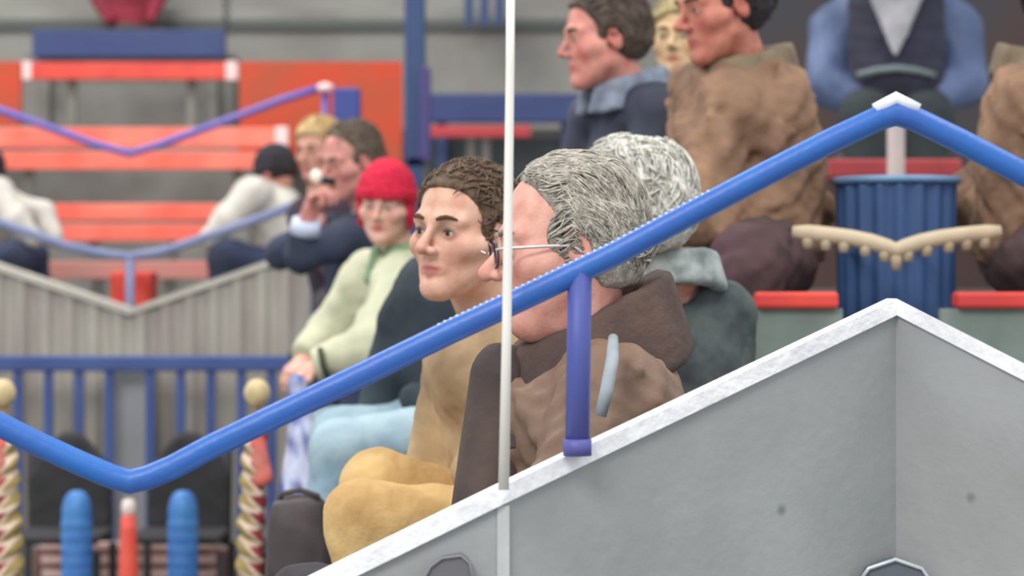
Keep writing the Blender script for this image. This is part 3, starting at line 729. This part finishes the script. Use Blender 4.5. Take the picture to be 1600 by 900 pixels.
# G man upper centre in profile
Gp, g_ = person('brown-haired man in profile, dark navy jacket with grey collar, upper centre', P(942, 62, 5.9), (-.97, -.24), 6, 0, s=1.0, tdir=(-.9, -.43), neck=P(976, 142, 5.95), pel=P(1010, 480, 5.95), hh=.0045, ch=.011,
    skin=(224, 168, 150), blush=(214, 116, 108), lips=(190, 104, 100), opt=dict(nose=.7, fat=.6), hair=((108, 92, 80), (82, 70, 64), dict(thick=.013, wave=.004, line=.088, low=-.06, side=.014)),
    jacket=mat('dark_navy_jacket', (66, 70, 88), (42, 46, 60), 8, .7, .3, 28), collar=(mat('grey_collar', (146, 156, 172), (106, 114, 128), 18, .8), .092, .04, .02), trousers=mat('dark_trousers', (70, 70, 74)), bulk=1.1)
# H brown coat man and mirrored companion
brown = mat('brown_suede', (158, 124, 98), (106, 82, 66), 6, .85, .4, 30, contrast=(.3, .7))
H_, h_ = person('dark-haired man with ruddy face in thick brown coat above the blue rail', P(1124, 12, 5.3), (-.9, -.43), 12, 0, s=1.0, tdir=(-.86, -.5), neck=P(1160, 110, 5.36), pel=P(1172, 405, 5.36), hh=.0045, ch=.011,
    skin=(206, 144, 122), blush=(190, 104, 90), hair=((66, 58, 66), (50, 42, 44), dict(thick=.016, wave=.006, line=.08, low=-.07)),
    jacket=brown, collar=(mat('tan_collar', (132, 118, 96), (104, 88, 72), 14, .9), .10, .04, .02), trousers=mat('maroon_trousers', (84, 60, 66), (76, 62, 56), 7, .9), bulk=1.25, fold=.022, foldscale=24,
    hands=(0, 0), J=dict(shL=P(1130, 190, 5.22), elL=P(1090, 330, 5.16), wrL=P(1150, 400, 5.22), elR=P(1250, 330, 5.5), wrR=P(1180, 390, 5.45), knL=P(1170, 420, 5.02), knR=P(1130, 420, 5.3), anL=P(1170, 600, 5.02), anR=P(1130, 600, 5.2)))
H2 = mirror_copy(H_, 1400, 'person in a thick brown coat cut off by the right edge of the view')
# I blond sliver
I_, i_ = person('fair-haired person half hidden between the navy jacket and the brown coat', P(1062, 62, 6.5), (-.3, -.95), 0, 0, s=.9, tdir=(-.7, -.7), hh=.006, ch=.016, skin=(222, 196, 150), blush=(214, 180, 140),
    hair=((196, 178, 130), (150, 132, 96), dict(thick=.016, line=.06, side=.02, ears=False)), jacket=mat('dark_slate_jacket', (62, 66, 78), (54, 52, 60), 8, .9), trousers=mat('dark_trousers', (70, 70, 74)), J=dict(shw=.15))
# J white-haired person behind A
J_, j_ = person('white-haired person in a mottled dark green jacket, behind the grey-haired man', P(982, 342, 4.25), (-.62, .78), 6, 0, s=.95, tdir=(-.35, .93), neck=P(1045, 435, 4.28), pel=P(1065, 830, 4.3), hh=.003, ch=.008,
    skin=(216, 160, 144), hair=((248, 248, 240), (196, 190, 174), dict(thick=.030, wave=.009, line=.06, side=.03, low=-.075, ears=False, locks=2600, swirl=.3, fine=.6, len=.055)),
    jacket=mat('mottled_green_jacket', (84, 94, 92), (46, 46, 54), 11, .85, .3, 40), collar=(mat('white_grey_collar', (176, 182, 180), (110, 122, 118), 22, .9), .085, .035, .016), trousers=mat('dark_trousers', (70, 70, 74)), bulk=.88, hands=(0, 0), J=dict(shw=.115, wrL=P(1000, 700, 4.2), wrR=P(1000, 700, 4.4)))
# L bulky blue jacket, upper right
L_, l_ = person('person in bulky blue jacket and white scarf above the peak of the handrail', P(1400, -95, 8.6), (0, -1), 0, 0, s=1.0, neck=P(1400, -8, 8.62), pel=P(1400, 165, 8.66), hh=.006, ch=.012,
    skin=(206, 150, 130), hair=((70, 60, 56), (56, 48, 46), {}), jacket=mat('steel_blue_jacket', (96, 112, 148), (62, 76, 108), 3.5, .6, .2, 20), trousers=mat('green_black_trousers', (50, 58, 56), (42, 48, 52), 8, .9), bulk=1.5,
    J=dict(shL=P(1494, 50, 8.6), shR=P(1306, 50, 8.6), elL=P(1506, 130, 8.5), elR=P(1294, 130, 8.5), wrL=P(1440, 165, 8.36), wrR=P(1360, 165, 8.36), knL=P(1445, 190, 8.25), knR=P(1355, 190, 8.25), anL=P(1440, 320, 8.2), anR=P(1360, 320, 8.2)), hands=(0, 0))
def fsc(p): return cap(p, P(1400, -30, 8.24), P(1400, 82, 8.24), .12, .012)*.6+.003*wob(p, 50, 3)
def fsc2(p):
    q = p.copy(); q[:, 1] = 8.24+(q[:, 1]-8.24)*2.2; return fsc(q)
pts = np.array([P(1340, -60, 8.15), P(1460, 110, 8.3)]); iso('scarf', fsc2, pts, .08, .007, mat('white_scarf', (196, 194, 200), (164, 164, 168), 12, .9, .3, 40), L_)
def fdk(p):
    q = p.copy(); q[:, 1] = 8.44+(q[:, 1]-8.44)*1.0; return cap(q, P(1400, 10, 8.44), P(1400, 120, 8.44), .17, .17)+.005*wob(p, 30, 5)
pts = np.array([P(1300, -60, 8.3), P(1500, 190, 8.6)]); iso('dark_vest', fdk, pts, .08, .009, mat('dark_vest', (54, 54, 70), (48, 48, 62), 8, .9), L_)
G().tube([P(1340, 118, 8.29), P(1370, 110, 8.265), P(1400, 107, 8.255), P(1430, 110, 8.265), P(1460, 118, 8.29)], .013, 10).build('belt', mat('grey_green_belt', (112, 124, 124), rough=.7), L_, True)
# K person in red at the top left
K_, k_ = person('person in a dark red jacket cut off by the top edge above the navy board', P(203, -112, 14.72), (0, -1), 0, 0, s=.85, neck=P(203, -70, 14.72), pel=P(203, 50, 14.72), hh=.008, ch=.014, skin=(206, 150, 130), hair=((70, 60, 50), (60, 50, 40), {}),
    jacket=mat('dark_red_jacket', (146, 44, 62), (112, 40, 50), 5, .8), trousers=mat('olive_trousers', (80, 76, 66), (64, 58, 52), 6, .9), hands=(0, 0), J=dict(wrL=P(235, 30, 14.6), wrR=P(171, 30, 14.6), knL=P(262, 62, 14.62), knR=P(144, 62, 14.62), anL=P(214, 72, 14.60), anR=P(192, 72, 14.60)))

struct(G().box((P(40, 0, 14.5)[0], 14.44, 2.15), (P(366, 0, 14.5)[0], 15.0, P(0, 88, 14.6)[2])).build('trim_13', conc_d))
# ---------------------------------------------------------------- seats that carry the spectators
def seat(p, zf, w_, d_, label, m):
    top = p[2]-.17; w_ = {'young': .28, 'white-haired': .22, 'brown coat': .22}.get(next((k for k in ('young', 'white-haired', 'brown coat') if k in label), ''), w_); r = thing('plastic_seat', label, 'seat', (p[0], p[1], zf))
    G().box((p[0]-w_/2, p[1]-d_/2, top-.04), (p[0]+w_/2, p[1]+d_/2, top)).build('seat', m, r, bevel=.012)
    for sx in (-1, 1): G().box((p[0]+sx*(w_/2-.06)-.02, p[1]-.03, zf), (p[0]+sx*(w_/2-.06)+.02, p[1]+.03, top-.03)).build('leg', blue_d, r)
seats_m = mat('seat_grey', (84, 86, 92), (72, 74, 80), 5, .5)
for pr, zf, lb in ((a, 0, 'dark grey seat under the grey-haired man in brown leather'), (b, 0, 'dark grey seat under the young man in tan'), (q_, 0, 'dark grey seat under the hidden person in dark teal'), (c_, .36, 'dark grey seat under the woman in the red hat'), (d, .52, 'dark grey seat under the man in navy'),
                   (e, .52, 'dark grey seat under the blond person'), (f_, 0, 'dark grey seat under the person in the black cap'), (g_, .68, 'dark grey seat under the profile man in the navy jacket'), (h_, .60, 'dark grey seat under the man in the brown coat'),
                   (i_, .68, 'dark grey seat under the fair-haired person'), (j_, 0, 'dark grey seat under the white-haired person'), (l_, .68, 'dark grey seat under the person in the bulky blue jacket')):
    seat(pr['pl'], zf, .40, .34, lb, seats_m)

# ---------------------------------------------------------------- right background
o = G().pbox(1160, -700, 2400, 330, 11.9, .1).build('dark_partition', mat('dark_partition', (62, 66, 72), (78, 62, 58), 1.6, .9)); tag(o, 'dark tall partition behind the blue-jacketed person', 'partition')
o = G().pbox(1120, 255, 2000, 452, 9.3, .1).build('seat_darkness_sheet', mat('seat_darkness_sheet', (92, 72, 66), (74, 58, 62), 2.2, .9)); tag(o, 'low dark brown partition behind the blue ribbed bin', 'partition')  # added sheet, its brown paints the darkness among the seats
def long_bench(px0, px1, y0, y1, Y, zf, label, m):
    aa = P(px0, y1, Y); bb = P(px1, y0, Y); r = thing('slatted_bench', label, 'bench', ((aa[0]+bb[0])/2, Y, zf), None)
    G().box((aa[0], Y, aa[2]), (bb[0], Y+.3, bb[2])).build('slat', m, r, bevel=.01)
    for x in (aa[0]+.1, bb[0]-.1): G().box((x-.02, Y+.1, zf), (x+.02, Y+.16, aa[2]+.01)).build('leg', blue_d, r)
def barrier(px0, px1, label):
    Y = 4.80; aa = P(px0, 482, Y); bb = P(px1, 456, Y); r = thing('barrier', label, 'barrier', ((aa[0]+bb[0])/2, Y, 0))
    G().box((aa[0], Y-.03, aa[2]), (bb[0], Y+.04, bb[2])).build('top_plank', mat('scarlet_paint', (232, 78, 64), (204, 62, 58), 6, .5), r, bevel=.008)
    G().box((aa[0]-.03, Y-.01, 0), (bb[0]+.01, Y+.02, aa[2])).build('panel', mat('grey_green_panel', (138, 152, 142), (112, 122, 118), 4, .9), r)
barrier(1180, 1308, 'low grey green barrier with red top plank left of the blue ribbed bin')
barrier(1492, 1760, 'low grey green barrier with red top plank right of the blue ribbed bin')
long_bench(1296, 1504, 248, 278, 7.2, .68, 'dull red bench behind the top of the blue ribbed bin', mat('dull_red_paint', (176, 66, 66), (150, 54, 60), 6, .6))
# grey post under the peak
c = P(1400, 160, 6.9); o = G().tube([(c[0], 6.9, .68), (c[0], 6.9, c[2])], .026, 16).build('grey_post', mat('grey_post', (160, 150, 152), (176, 158, 150), 6, .6), None, True); tag(o, 'pale grey round post under the peak of the handrail', 'post')
# blue ribbed bin
c = P(1400, 500, 5.3); r = thing('ribbed_bin', 'blue ribbed plastic bin below the peak of the handrail', 'bin', (c[0], 5.3, .60))
R0 = 90/F*5.3; ht = P(0, 283, 5.3)[2]-.60
rib = lambda t: 1+.045*math.sin(t*18)
G().lathe((c[0], 5.3, .60), [(R0*.86, 0), (R0*.92, ht*.25), (R0*.97, ht*.6), (R0, ht-.02), (R0, ht)], 128, rib).build('bin_body', mat('bin_blue', (62, 92, 138), (52, 78, 120), 4, .5), r, True)
G().tube([(c[0]+(R0+.008)*math.cos(t), 5.3+(R0+.008)*math.sin(t), .60+ht) for t in np.linspace(0, 2*math.pi, 40, endpoint=False)], .008, 10, closed=True).build('rim', mat('rim_pale_blue', (120, 156, 190), (96, 130, 168), 12, .5), r, True)
# cream notched garland
pts = [(1238, 362), (1262, 364), (1300, 368), (1330, 372), (1360, 378), (1385, 386), (1400, 392), (1415, 386), (1440, 378), (1470, 372), (1500, 368), (1540, 364), (1564, 361)]
r = thing('toothed_rail', 'cream toothed rail sagging in front of the blue ribbed bin', 'rail', (P(1400, 0, 4.98)[0], 4.98, P(0, 400, 4.98)[2]))
crm = mat('cream_plastic', (206, 190, 160), (184, 166, 138), 10, .7)
G().tube([P(x, y, 4.98) for x, y in pts], [.012]+[.0175]*11+[.012], 12).build('bar', crm, r, True)
for x in (1262, 1290, 1318, 1352, 1382, 1400, 1418, 1448, 1482, 1510, 1538):
    y = np.interp(x, [q[0] for q in pts], [q[1] for q in pts]); G().tube([P(x, y, 4.98), P(x, y+(24 if x != 1400 else 30), 4.98)], [.0155, .010], 10).build('tooth', crm, r, True)

for sx in (-.07, .07): G().tube([(P(1400, 0, 4.98)[0]+sx, 4.98, P(0, 380, 4.98)[2]), (P(1400, 0, 4.98)[0]+sx, 5.21, P(0, 380, 4.98)[2])], .008, 8).build('bracket', crm, r)
# ---------------------------------------------------------------- left foreground things
# black chairs with rounded backs
blackp = mat('black_padding', (58, 54, 58), (50, 52, 50), 10, .85)
def chair(label):
    Y = 8.4; r = thing('padded_chair', label, 'chair', (P(295, 0, Y)[0], Y, 0), None)
    def fb(p):
        A0 = P(296, 735, Y); q = p-A0
        return ell(p, A0, (.145, .045, .155))*1.0
    def fbk(p):
        A0 = P(296, 760, Y); q = np.abs(p-A0); z = (p-A0)[:, 2]
        wd = .148-np.clip(z, 0, 1)**2*3.2
        d = np.maximum(q[:, 0]-wd, q[:, 2]-.195); d = smax(d, q[:, 1]-.035, .03); return d*.8+.002*wob(p, 30, 2)
    iso('backrest', fbk, [P(296, 760, Y)], .26, .008, blackp, r)
    c = P(296, 840, Y); G().box((c[0]-.16, Y-.36, .43), (c[0]+.15, Y-.03, .46)).build('seat', blackp, r, bevel=.02)
    for sx in (-1, 1):
        for yy in (-.33, .0):
            x = c[0]+sx*.15; G().tube([(x, Y+yy, .40), (x, Y+yy, 0)], .014, 10).build('leg', blackp, r, True)
    G().tube([P(356, 690, Y), P(352, 850, Y), P(354, 870, Y)*np.array((1, 1, 0))+np.array((0, 0, .4))], .02, 10).build('side_frame', blackp, r, True)
    return r
c1 = chair('black chair with rounded padded back, left of the gold and red flag pole')
c2 = mirror_copy(c1, 203, 'black chair with rounded padded back near the left edge')
# blue ribbed clapper sticks
def stick():
    Y = 7.9; px = 286; r0 = 24/F*Y; r = thing('clapper_stick', 'blue ribbed inflatable clapper stick before the chair left of the flag pole', 'clapper', P(px, 0, Y)*np.array((1, 1, 0)))
    zt = P(0, 766, Y)[2]; prof = [(r0*.7, 0), (r0, .05)]
    for k in range(40):
        z = .05+(zt-.14)*k/39; prof.append((r0*(1+.05*math.sin(k*1.9)), z))
    for k in range(1, 8): t = k/8*math.pi/2; prof.append((r0*math.cos(t)**.7, zt-.09+.09*math.sin(t)))
    cb = P(px, 0, Y); G().lathe((cb[0], Y, 0), prof, 28).build('tube', mat('clapper_blue', (78, 140, 200), (66, 118, 190), 14, .45), r, True)
    return r
s1 = stick(); mirror_copy(s1, 203, 'blue smooth inflatable clapper stick before the chair near the left edge')
# red horn
Y = 7.6; cb = P(201, 0, Y); zt = P(0, 790, Y)[2]; r = thing('fan_horn', 'tall red plastic horn with white mouthpiece in the dip of the blue rail', 'horn', (cb[0], Y, 0))
G().lathe((cb[0], Y, 0), [(.07, 0), (.055, .1), (.036, .25), (.026, zt-.08), (.022, zt-.03)], 24).build('horn_tube', mat('horn_red', (226, 76, 60), (240, 100, 84), 8, .4), r, True)
G().lathe((cb[0], Y, 0), [(.02, zt-.035), (.024, zt-.01), (.02, zt+.015), (.012, zt+.02)], 20).build('mouthpiece', mat('horn_white', (236, 214, 208), rough=.4), r, True)
# low bench with pinkish slats behind the chairs
aa = P(66, 0, 8.9); bb = P(340, 0, 8.9); r = thing('slatted_bench', 'low bench with pale pink slats seen under the black chairs', 'bench', ((aa[0]+bb[0])/2, 8.9, 0))
for k, (y0, y1) in enumerate(((846, 856), (868, 880), (890, 903))):
    z1 = P(0, y0, 8.9)[2]; z0 = P(0, y1, 8.9)[2]; G().box((aa[0], 8.85+.02*k, z0), (bb[0], 8.9+.02*k, z1)).build('slat', mat('pink_slat', (214, 184, 172), (196, 160, 150), 8, .6), r, bevel=.005)
for x in (aa[0]+.08, bb[0]-.08): G().box((x-.02, 8.92, 0), (x+.02, 8.97, P(0, 846, 8.9)[2])).build('leg', mat('dark_wood_leg', (110, 70, 70)), r)
o = G().box((aa[0]-.05, 8.98, 0), (bb[0]+.05, 9.02, P(0, 858, 9.0)[2])).build('maroon_board', mat('maroon_board', (128, 84, 80), (100, 80, 76), 5, .8)); tag(o, 'dull maroon board behind the low pink slatted bench', 'board')
# flag poles with wrapped cloth and round knob
def flag():
    Y = 5.9; r = thing('flag_pole', 'wooden flag pole with cream knob and rolled gold and red cloth, left of the woman', 'flag', P(395, 0, Y)*np.array((1, 1, 0)))
    G().tube([P(402, 612, Y), P(392, 900, Y), P(390, 1000, Y)*np.array((1, 1, 0))], .008, 10).build('pole', mat('wood_pole', (150, 126, 96), rough=.7), r, True)
    G().ball(P(402, 614, Y), (.033, .033, .036), 20).build('knob', mat('cream_knob', (226, 208, 162), (190, 168, 124), 18, .7), r, True)
    def fr(p):
        t0, t1 = P(398, 680, Y), P(388, 960, Y); d = cap(p, t0, t1, .027, .036); z = p[:, 2]
        ang = np.arctan2(p[:, 1]-Y, p[:, 0]-t0[0]); return d+.0045*np.sin(z*120+ang*2)+.002*wob(p, 60, 4)
    def cc(V):
        z = V[:, 2]; x = V[:, 0]-P(388, 0, Y)[0]; zig = np.abs(((z*24+.5*np.sin(x*40)) % 1)-.5)*2
        k = np.clip((x+.052*(zig-.5)+.004)*150, 0, 1)[:, None]
        gold = np.array(srgb(166, 146, 88)); cream = np.array(srgb(236, 212, 190)); red = np.array(srgb(168, 64, 66))
        base = cream*(k)+gold*(1-k); kk = np.clip((x+.04*(zig-.5)-.022)*200, 0, 1)[:, None]; return base*(1-kk)+red*kk
    iso('gold_cloth', fr, [P(398, 680, Y), P(388, 960, Y)], .06, .004, mat('printed_cloth', (255, 255, 255), (225, 225, 225), 30, .8, attr=True), r, cc)
    def f2(p): return cap(p, P(398, 672, Y-.01), P(410, 745, Y-.01), .020, .026)+.003*wob(p, 50, 6)
    iso('red_cloth', f2, [P(398, 672, Y), P(410, 745, Y)], .06, .004, mat('salmon_cloth', (232, 106, 92), (206, 130, 118), 14, .8), r)
    return r
f1 = flag(); mirror_copy(f1, 203, 'wooden flag pole with rolled red and gold cloth cut off by the left edge')
# blue and white scarf / flag held in the woman's hand
def fsc3(p):
    q = p.copy(); return smin(cap(q, P(466, 600, 5.92), P(474, 680, 5.90), .026, .030), cap(q, P(474, 680, 5.90), P(464, 800, 5.86), .034, .046), .02)*.85+.006*wob(p*np.array((1, 1, .25)), 50, 8)
def cc3(V):
    k = np.clip(.5+1.4*wob((V-V.mean(0))*np.array((1, 1, .35)), 40, 12), 0, 1)[:, None]; return np.array(srgb(206, 212, 236))*k+np.array(srgb(84, 100, 168))*(1-k)
o = iso('fan_scarf', fsc3, [P(466, 600, 5.9), P(464, 800, 5.86)], .07, .006, mat('scarf_print', (255, 255, 255), (235, 235, 235), 30, .9, attr=True), None, cc3)
tag(o, 'white and blue patterned scarf hanging from the woman in the red hat', 'scarf')
# dark bag in front of the knees
r = thing('shoulder_bag', 'dark brown-black bag standing before the tan-trousered knees', 'bag', P(468, 930, 4.6)*np.array((1, 1, 1)))
def fbag(p):
    A0 = P(466, 872, 4.6); q = np.abs(p-A0); d = np.maximum(np.maximum(q[:, 0]-.064, q[:, 1]-.06), q[:, 2]-.125); return smax(d, ell(p, A0, (.085, .09, .15)), .04)+.004*wob(p, 26, 17)
iso('bag_body', fbag, [P(466, 880, 4.6)], .17, .006, mat('dark_bag', (78, 70, 70), (60, 58, 62), 7, .6, .2, 30), r)
G().tube([P(430, 800, 4.6), P(440, 772, 4.58), P(468, 765, 4.58), P(496, 775, 4.58), P(505, 800, 4.6)], .006, 10).build('handle', mat('dark_bag', (0, 0, 0)), r, True)
for sx in (-.03, .03): G().box((P(466, 0, 4.6)[0]+sx-.01, 4.58, 0), (P(466, 0, 4.6)[0]+sx+.01, 4.62, P(0, 940, 4.6)[2])).build('stand_leg', mat('dark_bag', (0, 0, 0)), r)
